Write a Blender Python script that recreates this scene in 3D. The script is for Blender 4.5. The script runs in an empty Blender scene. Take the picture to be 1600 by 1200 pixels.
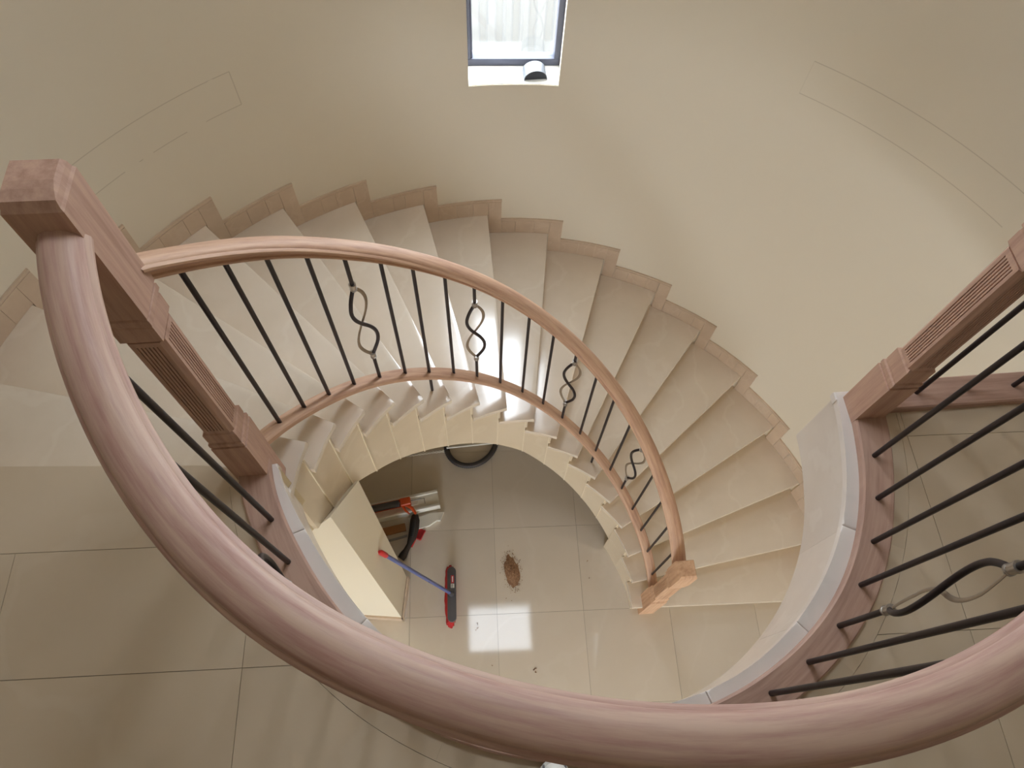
import bpy, bmesh, math, random
from mathutils import Vector, Matrix
from mathutils.geometry import delaunay_2d_cdt

random.seed(7)
S = bpy.context.scene
COL = S.collection
PI = math.pi
R = math.radians

# ------------------------------------------------------------------ camera
CAM = Vector((-0.1181, -0.7726, 5.1147))
PITCH, ROLL, FPX = 0.4647, 0.0645, 1115.67
fwd = Vector((0, math.sin(PITCH), -math.cos(PITCH)))
rt = Vector((1, 0, 0)); upv = rt.cross(fwd)
r2 = math.cos(ROLL) * rt + math.sin(ROLL) * upv
u2 = -math.sin(ROLL) * rt + math.cos(ROLL) * upv
cd = bpy.data.cameras.new('camera')
cam = bpy.data.objects.new('camera', cd); COL.objects.link(cam)
M = Matrix((r2, u2, -fwd)).transposed().to_4x4(); M.translation = CAM
cam.matrix_world = M
cd.sensor_fit = 'HORIZONTAL'; cd.sensor_width = 36; cd.lens = FPX / 1600 * 36
cd.clip_start = 0.02
S.camera = cam

# ------------------------------------------------------------------ sky, light, exposure
SKY = 13.0
w = bpy.data.worlds.new('overcast'); S.world = w; w.use_nodes = True
bg = w.node_tree.nodes['Background']
bg.inputs[0].default_value = (0.875, 0.92, 1.0, 1); bg.inputs[1].default_value = SKY

def portal(name, loc, direction, sx, sy):
    l = bpy.data.lights.new(name, 'AREA'); l.shape = 'RECTANGLE'; l.size = sx; l.size_y = sy
    l.cycles.is_portal = True
    o = bpy.data.objects.new(name, l); COL.objects.link(o)
    o.location = loc; o.rotation_euler = Vector(direction).to_track_quat('-Z', 'Y').to_euler()
    return o
WA = R(95.5)                                   # bearing of the stair window
WN = Vector((math.cos(WA), math.sin(WA), 0)); WT = Vector((math.sin(WA), -math.cos(WA), 0))
portal('window_daylight', WN * 2.33 + Vector((0, 0, 3.85)), -WN, 0.5, 2.5)
portal('skylight_daylight', (-0.065, 0.743, 6.3), (0, 0, -1), 1.1, 0.85)
portal('lower_opening_daylight', (0.0, -4.72, 1.25), (0, 1, 0), 1.8, 2.4)

S.view_settings.view_transform = 'Standard'
S.view_settings.look = 'None'
S.view_settings.exposure = 0.56
S.view_settings.gamma = 1.0
S.view_settings.use_curve_mapping = False
S.cycles.max_bounces = 10
S.cycles.diffuse_bounces = 7
S.cycles.caustics_reflective = False
S.cycles.caustics_refractive = False

# ------------------------------------------------------------------ materials
def srgb(r, g, b):
    f = lambda c: (c / 255 / 12.92) if c / 255 <= .04045 else ((c / 255 + .055) / 1.055) ** 2.4
    return (f(r), f(g), f(b), 1)

def mat(name, col, rough=.5, metal=0, ior=1.5):
    m = bpy.data.materials.new(name); m.use_nodes = True
    b = m.node_tree.nodes['Principled BSDF']
    b.inputs['Base Color'].default_value = col; b.inputs['Roughness'].default_value = rough
    b.inputs['Metallic'].default_value = metal; b.inputs['IOR'].default_value = ior
    return m
def N(m, t): return m.node_tree.nodes.new(t)
def L(m, a, b): m.node_tree.links.new(a, b)
def coords(m, kind='Object', scale=(1, 1, 1)):
    t = N(m, 'ShaderNodeTexCoord'); mp = N(m, 'ShaderNodeMapping'); mp.inputs['Scale'].default_value = scale
    L(m, t.outputs[kind], mp.inputs['Vector']); return mp.outputs[0]
def noise(m, vec, scale, detail=4, rough=.55):
    n = N(m, 'ShaderNodeTexNoise'); n.inputs['Scale'].default_value = scale
    n.inputs['Detail'].default_value = detail; n.inputs['Roughness'].default_value = rough
    L(m, vec, n.inputs['Vector']); return n.outputs['Fac']
def ramp(m, fac, stops):
    r = N(m, 'ShaderNodeValToRGB'); e = r.color_ramp.elements
    e[0].position, e[0].color = stops[0]; e[1].position, e[1].color = stops[-1]
    for p, c in stops[1:-1]:
        q = e.new(p); q.color = c
    L(m, fac, r.inputs['Fac']); return r.outputs['Color']
def mixc(m, fac, a, b, mode='MIX'):
    x = N(m, 'ShaderNodeMix'); x.data_type = 'RGBA'; x.blend_type = mode
    for s, v in ((x.inputs[0], fac), (x.inputs[6], a), (x.inputs[7], b)):
        if hasattr(v, 'links'): L(m, v, s)
        else: s.default_value = v
    return x.outputs[2]
def math_(m, op, a, b=None):
    x = N(m, 'ShaderNodeMath'); x.operation = op
    for i, v in enumerate((a, b)):
        if v is None: continue
        if hasattr(v, 'links'): L(m, v, x.inputs[i])
        else: x.inputs[i].default_value = v
    return x.outputs[0]
def bump(m, h, strength, dist=.01):
    b = N(m, 'ShaderNodeBump'); b.inputs['Strength'].default_value = strength; b.inputs['Distance'].default_value = dist
    L(m, h, b.inputs['Height']); L(m, b.outputs[0], m.node_tree.nodes['Principled BSDF'].inputs['Normal'])
def base(m, c): L(m, c, m.node_tree.nodes['Principled BSDF'].inputs['Base Color'])

def marble(name, a, b, vein, rough, ior=1.6, scale=1.0):
    m = mat(name, a, rough, 0, ior)
    v = coords(m, 'Object')
    n1 = noise(m, v, 2.6 * scale, 6, .6)
    c = ramp(m, n1, [(.3, a), (.7, b)])
    n2 = noise(m, v, 9 * scale, 8, .65)
    c = mixc(m, math_(m, 'MULTIPLY', n2, .5), c, b)
    wv = N(m, 'ShaderNodeTexWave'); wv.inputs['Scale'].default_value = .9 * scale; wv.inputs['Distortion'].default_value = 14
    wv.inputs['Detail'].default_value = 5; wv.inputs['Detail Scale'].default_value = 1.6
    L(m, v, wv.inputs['Vector'])
    k = ramp(m, wv.outputs['Fac'], [(0, (1, 1, 1, 1)), (.05, (0, 0, 0, 1)), (1, (0, 0, 0, 1))])
    c = mixc(m, math_(m, 'MULTIPLY', k, .22), c, vein)
    info = N(m, 'ShaderNodeObjectInfo')
    hsv = N(m, 'ShaderNodeHueSaturation')
    L(m, math_(m, 'ADD', math_(m, 'MULTIPLY', info.outputs['Random'], .08), .96), hsv.inputs['Value'])
    L(m, c, hsv.inputs['Color']); base(m, hsv.outputs[0])
    return m
M_tread = marble('cream_marble_polished', srgb(230, 217, 202), srgb(217, 203, 185), srgb(236, 227, 213), .2, 2.0)
M_panel = marble('cream_marble_honed', srgb(218, 202, 178), srgb(206, 189, 163), srgb(228, 216, 196), .28, 1.5)
M_edge = marble('pale_marble_edge', srgb(234, 227, 222), srgb(226, 217, 211), srgb(212, 205, 200), .2, 1.55)
M_fascia = marble('pale_fascia_marble', srgb(226, 217, 208), srgb(214, 203, 193), srgb(236, 230, 222), .22, 1.5)
M_trim = mat('light_cream_marble', srgb(228, 214, 190), .35)
M_tile = marble('upper_floor_marble', srgb(210, 193, 170), srgb(200, 182, 158), srgb(216, 202, 182), .22, 1.5, .7)
M_ltile = marble('lower_floor_porcelain', srgb(213, 203, 190), srgb(206, 195, 181), srgb(216, 207, 196), .05, 1.42, .7)
M_skirt = marble('skirting_marble', srgb(212, 191, 168), srgb(194, 171, 148), srgb(218, 200, 180), .35, 1.5, 2.2)
M_grout = mat('grey_grout', srgb(140, 130, 116), .9)
M_render = mat('cream_soffit_plaster', srgb(206, 190, 158), .85)

def paint(name, col, marks):
    m = mat(name, col, .75, 0, 1.4)
    v = coords(m, 'Object')
    n = noise(m, v, 1.1, 3)
    c = mixc(m, math_(m, 'MULTIPLY', n, .25), col, tuple(x * .94 for x in col[:3]) + (1,))
    if marks:      # hairline outlines of two filled and repainted slots, drawn on the wall
        sx = N(m, 'ShaderNodeSeparateXYZ'); L(m, v, sx.inputs[0])
        ang = math_(m, 'ARCTAN2', sx.outputs[1], sx.outputs[0]); z = sx.outputs[2]
        brk = math_(m, 'GREATER_THAN', noise(m, v, 2.3, 2), .38)
        tot = None
        for a0, a1, z0, z1, enda in ((130.1, 156, 2.872, 3.04, 130.1), (33, 60.1, 2.935, 3.098, 60.1)):
            ina = math_(m, 'MULTIPLY', math_(m, 'GREATER_THAN', ang, R(a0)), math_(m, 'LESS_THAN', ang, R(a1)))
            inz = math_(m, 'MULTIPLY', math_(m, 'GREATER_THAN', z, z0), math_(m, 'LESS_THAN', z, z1))
            for zz in (z0, z1):
                l = math_(m, 'LESS_THAN', math_(m, 'ABSOLUTE', math_(m, 'SUBTRACT', z, zz)), .0022)
                l = math_(m, 'MULTIPLY', math_(m, 'MULTIPLY', l, ina), brk)
                tot = l if tot is None else math_(m, 'MAXIMUM', tot, l)
            l = math_(m, 'LESS_THAN', math_(m, 'ABSOLUTE', math_(m, 'SUBTRACT', ang, R(enda))), .001)
            l = math_(m, 'MULTIPLY', l, inz)
            if a0 < 90: l = math_(m, 'MULTIPLY', l, .3)
            tot = math_(m, 'MAXIMUM', tot, l)
        c = mixc(m, math_(m, 'MULTIPLY', tot, .26), c, srgb(120, 92, 64))
    base(m, c)
    bump(m, noise(m, v, 220, 2), .06, .002)
    return m
M_wall = paint('cream_wall_paint', srgb(223, 213, 195), True)
M_wall2 = paint('cream_plaster_paint', srgb(225, 215, 195), False)
M_white = mat('white_ceiling_paint', srgb(232, 230, 224), .8)

def wood(name, a, b, c3, uv=True, rough=.6):
    m = mat(name, a, rough, 0, 1.45)
    v = coords(m, 'UV' if uv else 'Object', (1, .06, 1) if uv else (1, 1, .06))
    n1 = noise(m, v, 70 if uv else 60, 6, .65)
    n2 = noise(m, v, 9, 3)
    f = math_(m, 'ADD', math_(m, 'MULTIPLY', n1, .65), math_(m, 'MULTIPLY', n2, .35))
    c = ramp(m, f, [(.37, c3), (.48, a), (.59, b)])
    base(m, c)
    bump(m, noise(m, v, 180, 2), .12, .001)
    return m
M_rail = wood('pinkish_oak_rail', srgb(194, 159, 146), srgb(207, 177, 159), srgb(177, 137, 126), True, .45)
M_post = wood('pinkish_oak_post', srgb(188, 152, 134), srgb(200, 164, 144), srgb(172, 136, 118), False)
M_post2 = wood('light_oak_post', srgb(206, 166, 134), srgb(216, 180, 148), srgb(188, 146, 116), False)
M_shoe = wood('pinkish_oak_base_rail', srgb(176, 142, 127), srgb(188, 155, 138), srgb(162, 128, 114))
M_rail2 = wood('tan_oak_rail', srgb(190, 152, 126), srgb(202, 166, 138), srgb(172, 132, 110))
M_iron = mat('dark_bronze_iron', srgb(44, 34, 36), .42, .3)
M_ribbon = mat('aged_bronze_ribbon', srgb(150, 134, 116), .4, .6)
M_pewter = mat('pewter', srgb(176, 170, 164), .3, .85)
M_frame = mat('dark_grey_aluminium', srgb(74, 76, 90), .45, .3)
M_sill = mat('white_sill_paint', srgb(244, 244, 242), .6)
M_fence = mat('light_grey_fence_metal', srgb(108, 110, 113), .5)
M_path = mat('pale_concrete', srgb(160, 158, 154), .9)
def glass():
    m = bpy.data.materials.new('window_glass'); m.use_nodes = True; nt = m.node_tree; nt.nodes.clear()
    o = nt.nodes.new('ShaderNodeOutputMaterial'); t = nt.nodes.new('ShaderNodeBsdfTransparent'); g = nt.nodes.new('ShaderNodeBsdfGlossy')
    g.inputs['Roughness'].default_value = .02; x = nt.nodes.new('ShaderNodeMixShader'); x.inputs[0].default_value = .06
    t.inputs[0].default_value = (.96, .98, .98, 1)
    nt.links.new(t.outputs[0], x.inputs[1]); nt.links.new(g.outputs[0], x.inputs[2]); nt.links.new(x.outputs[0], o.inputs[0])
    return m
M_glass = glass()

# ------------------------------------------------------------------ helpers
def mesh_obj(name, verts, faces, m, parent=None, smooth=False, uvs=None):
    me = bpy.data.meshes.new(name); me.from_pydata([tuple(v) for v in verts], [], faces); me.update()
    bm = bmesh.new(); bm.from_mesh(me); bmesh.ops.recalc_face_normals(bm, faces=bm.faces); bm.to_mesh(me); bm.free()
    if uvs:
        l = me.uv_layers.new(name='UVMap')
        for lp in me.loops: l.data[lp.index].uv = uvs[lp.vertex_index]
    me.materials.append(m)
    if smooth:
        for p in me.polygons: p.use_smooth = True
    o = bpy.data.objects.new(name, me); COL.objects.link(o)
    if parent: o.parent = parent
    return o
def bm_obj(name, bm, m, parent=None, smooth=False):
    me = bpy.data.meshes.new(name); bmesh.ops.recalc_face_normals(bm, faces=bm.faces); bm.to_mesh(me); bm.free()
    me.materials.append(m)
    if smooth:
        for p in me.polygons: p.use_smooth = True
    o = bpy.data.objects.new(name, me); COL.objects.link(o)
    if parent: o.parent = parent
    return o
def smooth_angle(o, deg=35):
    for p in o.data.polygons: p.use_smooth = True
    try: o.data.set_sharp_from_angle(angle=R(deg))
    except Exception: pass
    return o
def empty(name, loc=(0, 0, 0), rz=0):
    o = bpy.data.objects.new(name, None); COL.objects.link(o); o.location = loc; o.rotation_euler = (0, 0, rz)
    o.empty_display_size = .1
    return o
def tag(o, label=None, cat=None, group=None, kind=None):
    if label: o['label'] = label
    if cat: o['category'] = cat
    if group: o['group'] = group
    if kind: o['kind'] = kind
    return o
def add_box(bm, lo, hi, mtx=None):
    vs = [bm.verts.new((x, y, z)) for x in (lo[0], hi[0]) for y in (lo[1], hi[1]) for z in (lo[2], hi[2])]
    for f in ((0, 1, 3, 2), (4, 6, 7, 5), (0, 4, 5, 1), (2, 3, 7, 6), (0, 2, 6, 4), (1, 5, 7, 3)):
        bm.faces.new([vs[i] for i in f])
    if mtx is not None:
        for v in vs: v.co = mtx @ v.co
    return vs
def bevel_all(bm, off, seg=1):
    bmesh.ops.bevel(bm, geom=list(bm.edges), offset=off, segments=seg, affect='EDGES', profile=.6)
def add_prism(bm, poly, z0, z1):
    n = len(poly)
    lo = [bm.verts.new((p[0], p[1], z0)) for p in poly]; hi = [bm.verts.new((p[0], p[1], z1)) for p in poly]
    bm.faces.new(lo[::-1]); bm.faces.new(hi)
    for i in range(n):
        j = (i + 1) % n; bm.faces.new((lo[i], lo[j], hi[j], hi[i]))
def bevel_top(bm, ztop, off, seg=2):
    es = [e for e in bm.edges if all(abs(v.co.z - ztop) < 1e-5 for v in e.verts)]
    bmesh.ops.bevel(bm, geom=es, offset=off, segments=seg, affect='EDGES', profile=.5)
def add_tube(bm, pts, rad, seg=10, cap=True, flat=None, ref=None):
    """tube along pts; flat=(w,t) gives a ribbon"""
    pts = [Vector(p) for p in pts]; rings = []
    for i, p in enumerate(pts):
        a = pts[max(i - 1, 0)]; b = pts[min(i + 1, len(pts) - 1)]
        t = (b - a).normalized(); rf = Vector(ref) if ref else (Vector((0, 0, 1)) if abs(t.z) < .9 else Vector((1, 0, 0)))
        x = rf.cross(t).normalized(); y = t.cross(x)
        rr = rad[i] if isinstance(rad, (list, tuple)) else rad
        ring = []
        for k in range(seg):
            an = 2 * PI * k / seg
            if flat: q = x * flat[0] * math.cos(an) + y * flat[1] * math.sin(an)
            else: q = (x * math.cos(an) + y * math.sin(an)) * rr
            ring.append(bm.verts.new(p + q))
        rings.append(ring)
    for A, B in zip(rings, rings[1:]):
        for k in range(seg):
            bm.faces.new((A[k], A[(k + 1) % seg], B[(k + 1) % seg], B[k]))
    if cap:
        bm.faces.new(rings[0][::-1]); bm.faces.new(rings[-1])
def interp(tab, x):
    if x <= tab[0][0]: return tab[0][1]
    for (a, b), (c, d) in zip(tab, tab[1:]):
        if x <= c: return b + (d - b) * (x - a) / (c - a)
    return tab[-1][1]
def smooth_tab(tab, x, wdt):
    n = 9; return sum(interp(tab, x + wdt * (i - n // 2) / (n // 2)) for i in range(n)) / n
def pol(r, deg, z=0, c=(0, 0)):
    return Vector((c[0] + r * math.cos(R(deg)), c[1] + r * math.sin(R(deg)), z))
def sweep(name, centre, lateral, section, m, parent=None, deg=35):
    """centre: points, lateral: horizontal unit vectors, section: closed list of (u, v)"""
    verts, faces, uvs = [], [], []; ns = len(section); s = 0
    per = [0]
    for a, b in zip(section, section[1:]): per.append(per[-1] + math.hypot(b[0] - a[0], b[1] - a[1]))
    for i, (c, l) in enumerate(zip(centre, lateral)):
        if i: s += (centre[i] - centre[i - 1]).length
        for k, (u, v) in enumerate(section):
            verts.append(c + l * u + Vector((0, 0, v))); uvs.append((per[k], s))
    for i in range(len(centre) - 1):
        for k in range(ns):
            a = i * ns + k; b = i * ns + (k + 1) % ns
            faces.append((a, b, b + ns, a + ns))
    faces.append(tuple(range(ns - 1, -1, -1))); e = (len(centre) - 1) * ns
    faces.append(tuple(range(e, e + ns)))
    o = mesh_obj(name, verts, faces, m, parent, False, uvs)
    return smooth_angle(o, deg)

def clip_faces(polys, hole):
    """triangles of each polygon that lie outside the hole polygon"""
    vs, fs = [], []
    for p in polys + [hole]:
        fs.append(list(range(len(vs), len(vs) + len(p)))); vs += [Vector((q[0], q[1])) for q in p]
    v, e, f, ov, oe, of = delaunay_2d_cdt(vs, [], fs, 1, 1e-6)
    out = [[] for _ in polys]; hi = len(polys)
    for tri, src in zip(f, of):
        if hi in src: continue
        for s in src: out[s].append([v[i] for i in tri])
    return out
def tris_solid(name, tris, z0, z1, m, parent=None, bev=0):
    bm = bmesh.new(); cache = {}
    def V(q):
        k = (round(q[0], 5), round(q[1], 5))
        if k not in cache: cache[k] = bm.verts.new((q[0], q[1], z1))
        return cache[k]
    for t in tris:
        try: bm.faces.new([V(q) for q in t])
        except ValueError: pass
    bmesh.ops.recalc_face_normals(bm, faces=bm.faces)
    bmesh.ops.dissolve_limit(bm, angle_limit=.001, verts=list(bm.verts), edges=list(bm.edges))
    r = bmesh.ops.extrude_face_region(bm, geom=list(bm.faces))
    for g in r['geom']:
        if isinstance(g, bmesh.types.BMVert): g.co.z = z0
    return bm_obj(name, bm, m, parent)

# ------------------------------------------------------------------ measures of the stair
H = 0.17; FLOOR2 = 18 * H; SLAB = 2.70; RW = 2.107; CEIL = 5.9
TO = [None, 6.0, 15.9, 26.0, 36.66, 47.0, 57.7, 67.9, 78.3, 88.74, 99.1, 109.4, 119.7, 130.0, 140.5, 151.3, 162.3, 173.2, 184.4, 195.0]
TI = [None, 6.0, 15.9, 26.1, 37.3, 47.8, 58.3, 68.5, 78.8, 88.9, 99.7, 110.3, 121.0, 131.3, 141.8, 152.6, 163.4, 174.2, 185.0, 195.0]
RI = [None, .79, .79, .786, .80, .797, .80, .803, .805, .815, .806, .788, .773, .769, .772, .775, .782, .790, .805, .805]
ZB = {4: .20, 5: .355, 6: .51, 7: .675, 8: .845, 9: 1.0, 10: 1.155, 11: 1.31, 12: 1.46, 13: 1.605, 14: 1.76, 15: 1.925, 16: 2.12, 17: 2.27, 18: 2.41}
C2 = (.07, .16)                                  # centre of the gallery opening
EDGE = [(-166, .912), (-156.5, .878), (-148, .858), (-139, .847), (-127, .849), (-115, .853), (-100, .856), (-85, .858), (-73, .861), (-66, .867), (-57, .872), (-38, .873), (-17, .870), (-9, .867), (-2, .864), (9, .872)]
SIN = [(-166, .925), (-158, .915), (-152, .90), (-142, .889), (-125, .885), (-100, .888), (-75, .895), (-52, .906), (-36, .916), (-29, .917), (-15, .908), (0, .897), (9, .90)]
SOUT = [(-166, 1.02), (-158, 1.008), (-150, .994), (-112, .98), (-93, .972), (-75, .982), (-45, 1.005), (-34, 1.012), (-24, 1.008), (-11, .997), (9, 1.0)]
JOINT = [(-170, 1.05), (-131, 1.044), (-113, 1.035), (-95, 1.037), (-75, 1.045), (-45, 1.062), (-30, 1.058), (0, 1.051), (9, 1.05)]
RAILC = [(-172, .966), (-160, .957), (-150, .950), (-140, .943), (-130, .938), (-120, .931), (-110, .921), (-100, .915), (-90, .916), (-80, .924), (-70, .937), (-60, .950), (-50, .958), (-30, .958), (-10, .945), (9, .935)]
RAILZ = [(-176, 4.14), (-165, 4.12), (-155, 4.09), (-145, 4.065), (-130, 4.05), (9, 4.05)]     # underside
POSTROT = R(8)

# ------------------------------------------------------------------ room shell
def curved_wall():
    th0, th1 = -12.0, 192.0
    wl, wr, wz0, wz1 = 101.55, 89.6, 2.65, 5.0
    ths = sorted(set([th0 + (th1 - th0) * i / 102 for i in range(103)] + [wl, wr]))
    zs = [0, 1.3, wz0, 3.4, 4.2, wz1, CEIL]
    verts, faces, idx = [], [], {}
    for i, t in enumerate(ths):
        for j, z in enumerate(zs):
            idx[i, j] = len(verts); verts.append(pol(RW, t, z))
    for i in range(len(ths) - 1):
        for j in range(len(zs) - 1):
            mid = (ths[i] + ths[i + 1]) / 2
            if wr < mid < wl and wz0 - 1e-6 <= zs[j] and zs[j + 1] <= wz1 + 1e-6: continue
            faces.append((idx[i, j], idx[i, j + 1], idx[i + 1, j + 1], idx[i + 1, j]))
    n = len(verts); verts2 = verts + [Vector((v.x * 2.30 / RW, v.y * 2.30 / RW, v.z)) for v in verts]
    cnt = {}
    for f in faces:
        for a, b in zip(f, f[1:] + f[:1]): cnt.setdefault(frozenset((a, b)), []).append((a, b))
    F = list(faces) + [tuple(i + n for i in f[::-1]) for f in faces]
    for k, v in cnt.items():
        if len(v) == 1: a, b = v[0]; F.append((b, a, a + n, b + n))
    o = mesh_obj('wall_curved', verts2, F, M_wall, None)
    tag(o, kind='structure'); return smooth_angle(o, 20)
curved_wall()

def box_struct(name, boxes, m, kind='structure'):
    bm = bmesh.new()
    for lo, hi in boxes: add_box(bm, lo, hi)
    return tag(bm_obj(name, bm, m), kind=kind)
YS = -4.6
xw = 2.06
box_struct('wall_left', [((-2.3, YS, 0), (-xw, -.43, CEIL))], M_wall2)
box_struct('wall_right', [((xw, YS, 0), (2.3, -.43, CEIL))], M_wall2)
box_struct('wall_back', [((-2.3, YS - .2, 0), (-.82, YS, CEIL)), ((.82, YS - .2, 0), (2.3, YS, CEIL)),
                         ((-.82, YS - .2, 2.45), (.82, YS, CEIL))], M_wall2)
# ceiling with the skylight well
def ceiling():
    def well(cx, cy, hx, hy, a):
        return [(cx + u * math.cos(a) - v * math.sin(a), cy + u * math.sin(a) + v * math.cos(a)) for u, v in ((-hx, -hy), (hx, -hy), (hx, hy), (-hx, hy))]
    spec = ((-.065, .743, .465, .33, R(6), 'window_2'),)
    tr = clip_faces([[(-2.4, YS - .2), (2.4, YS - .2), (2.4, 2.4), (-2.4, 2.4)]], well(*spec[0][:5]))[0]
    o = tris_solid('ceiling', tr, CEIL, CEIL + .3, M_white); tag(o, kind='structure')
    for cx, cy, hx, hy, a, nm in spec:
        wnd = empty(nm, (cx, cy, CEIL + .3), a); tag(wnd, kind='structure')
        bm = bmesh.new(); f = .055
        for lo, hi in (((-hx - f, -hy - f, 0), (hx + f, -hy + .01, .05)), ((-hx - f, hy - .01, 0), (hx + f, hy + f, .05)), ((-hx - f, -hy + .01, 0), (-hx + .01, hy - .01, .05)), ((hx - .01, -hy + .01, 0), (hx + f, hy - .01, .05))): add_box(bm, lo, hi)
        bm_obj('frame', bm, M_sill, wnd)
        bm = bmesh.new(); add_box(bm, (-hx + .01, -hy + .01, .02), (hx - .01, hy - .01, .026)); bm_obj('pane', bm, M_glass, wnd)
ceiling()

# lower floor: porcelain tiles about 600 mm, laid 6 degrees off the axis
fl = box_struct('floor', [((-2.3, YS - .2, -.12), (2.3, 2.3, -.006))], M_grout)
a = R(6.0); ex = Vector((math.cos(a), math.sin(a))); ey = Vector((-math.sin(a), math.cos(a))); O = Vector((-.118, .012))
for i in range(-5, 5):
    for j in range(-9, 4):
        c = O + ex * ((i + .5) * .6) + ey * ((j + .5) * .6)
        if not (abs(c.x) < 2.35 and YS - .1 < c.y < 2.3 and (c.y < 0 or c.length < 2.45)): continue
        bm = bmesh.new(); g = .2992
        add_prism(bm, [c + ex * sx * g + ey * sy * g for sx, sy in ((-1, -1), (1, -1), (1, 1), (-1, 1))], -.006, 0)
        bm_obj('tile', bm, M_ltile, fl)

# upper floor slab, its tiles and the marble round the opening
def arc(tab, a0, a1, n, z=None, wd=4):
    out = []
    for i in range(n + 1):
        d = a0 + (a1 - a0) * i / n; p = pol(smooth_tab(tab, d, wd), d, 0, C2); out.append((p.x, p.y))
    return out
vd = Vector((math.cos(R(8.5)), math.sin(R(8.5))))        # line of the straight balustrade
V0 = Vector((.93, .305))
nL = pol(2.25, 184.4); nI = pol(.81, 184.7)
far_r = V0 + vd * 1.3
slab_hole = [(nL.x, nL.y), (nI.x, nI.y)] + arc([(a_, r_ + .022) for a_, r_ in EDGE], -164, 9, 60) + [(V0.x + .02, V0.y - .012), (far_r.x, far_r.y - .012), (2.6, 2.6), (-2.6, 2.6)]
room = [(-2.25, YS), (2.25, YS), (2.25, 2.2), (-2.25, 2.2)]
slab = tris_solid('floor_upper', clip_faces([room], slab_hole)[0], SLAB, FLOOR2 - .03, M_render); tag(slab, kind='structure')
a = R(6.3); ex = Vector((math.cos(a), math.sin(a))); ey = Vector((-math.sin(a), math.cos(a))); O = Vector((-.785, -.637))
def grid(u0, u1, v0, v1, g=.0008):
    return [tuple(O + ex * u + ey * v) for u, v in ((u0 + g, v0 + g), (u1 - g, v0 + g), (u1 - g, v1 - g), (u0 + g, v1 - g))]
polys = []
TW = .667
for i in range(-3, 5):
    for j in range(-7, 0): polys.append(grid(i * TW, (i + 1) * TW, j * .6, (j + 1) * .6))
    if i < 2: polys.append(grid(i * TW, (i + 1) * TW, 0, .335))
    else: polys.append(grid(i * TW, (i + 1) * TW, 0, .585))
polys.append(grid(-1.72, .3, .335, .95))
for i in range(2, 5): polys.append(grid(i * TW, (i + 1) * TW, .585, 1.1))
jl = pol(interp(JOINT, -166) + .002, -166.5, 0, C2)
jarc = [(p[0], p[1]) for p in [pol(smooth_tab(JOINT, d, 4) + .0012, d, 0, C2) for d in [-166.5 + i * (175.5 / 60) for i in range(61)]]]
lf = Vector((nI.x, nI.y)).lerp(Vector((nL.x, nL.y)), .155)
tile_hole = [(nL.x, nL.y), (lf.x, lf.y)] + jarc + [tuple(V0 + vd * .19), (far_r.x, far_r.y), (2.6, 2.6), (-2.6, 2.6)]
for p in polys:
    # trim to the room
    tr = clip_faces([p], tile_hole)[0]
    tr = [t for t in tr if all(abs(q[0]) < 2.6 for q in t)]
    if not tr: continue
    cx = sum(q[0] for t in tr for q in t) / (3 * len(tr)); cy = sum(q[1] for t in tr for q in t) / (3 * len(tr))
    if abs(cx) > 2.2 or cy < YS: continue
    tris_solid('tile', tr, FLOOR2 - .01, FLOOR2, M_tile, slab)
# grout bed
tris_solid('grout_bed', clip_faces([room], tile_hole)[0], FLOOR2 - .03, FLOOR2 - .004, M_grout, slab)
# border stones with a rounded nose over the fascia, and fascia panels below
cuts = [-166, -151.5, -130, -108, -86, -64, -42, -20, 9]
for s0, s1 in zip(cuts, cuts[1:]):
    n = 14; A = []; B = []; Q = []; Q2 = []
    for i in range(n + 1):
        d = s0 + .004 + (s1 - s0 - .008) * i / n
        A.append(pol(smooth_tab(EDGE, d, 4), d, 0, C2)); B.append(pol(smooth_tab(JOINT, d, 4), d, 0, C2)); Q.append(pol(.951, d, 0, C2)); Q2.append(pol(.9515, d, 0, C2))
    bm = bmesh.new(); add_prism(bm, [(p.x, p.y) for p in A + Q[::-1]], FLOOR2 - .03, FLOOR2)
    bevel_top(bm, FLOOR2, .006, 3); smooth_angle(bm_obj('edge_stone', bm, M_edge, slab), 30)
    bm = bmesh.new(); add_prism(bm, [(p.x, p.y) for p in Q2 + B[::-1]], FLOOR2 - .01, FLOOR2); bm_obj('border_tile', bm, M_tile, slab)
for s0, s1 in zip(cuts, cuts[1:]):
    n = 12; verts = []; faces = []
    for i in range(n + 1):
        d = s0 + .02 + (s1 - s0 - .04) * i / n; r = smooth_tab(EDGE, d, 4) + .012
        for rr, z in ((r, SLAB), (r, FLOOR2 - .031), (r + .016, FLOOR2 - .031), (r + .016, SLAB)): verts.append(pol(rr, d, z, C2))
    for i in range(n):
        for k in range(4):
            a0 = i * 4 + k; b0 = i * 4 + (k + 1) % 4; faces.append((a0, b0, b0 + 4, a0 + 4))
    faces += [(3, 2, 1, 0), tuple(range(n * 4, n * 4 + 4))]
    smooth_angle(mesh_obj('fascia_panel', verts, faces, M_fascia, slab), 30)
# straight edge on the right: corner stone, edge stone and fascia
nrm = Vector((-vd.y, vd.x))
def bar2(name, p0, u0, u1, v0, v1, z0, z1, m, parent, bev=.004):
    bm = bmesh.new(); q = [p0 + vd * u + nrm * v for u, v in ((u0, v0), (u1, v0), (u1, v1), (u0, v1))]
    add_prism(bm, q, z0, z1)
    if bev: bevel_top(bm, z1, bev, 2)
    return bm_obj(name, bm, m, parent)
bar2('edge_stone', V0, -.004, .19, -.03, 0, FLOOR2 - .03, FLOOR2 - .0005, M_edge, slab)
bar2('edge_stone', V0, .192, 1.2, -.03, .012, FLOOR2 - .03, FLOOR2 + .0005, M_edge, slab)
bar2('fascia_panel', V0, .012, 1.2, -.02, -.004, SLAB, FLOOR2 - .031, M_fascia, slab, 0)

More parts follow.
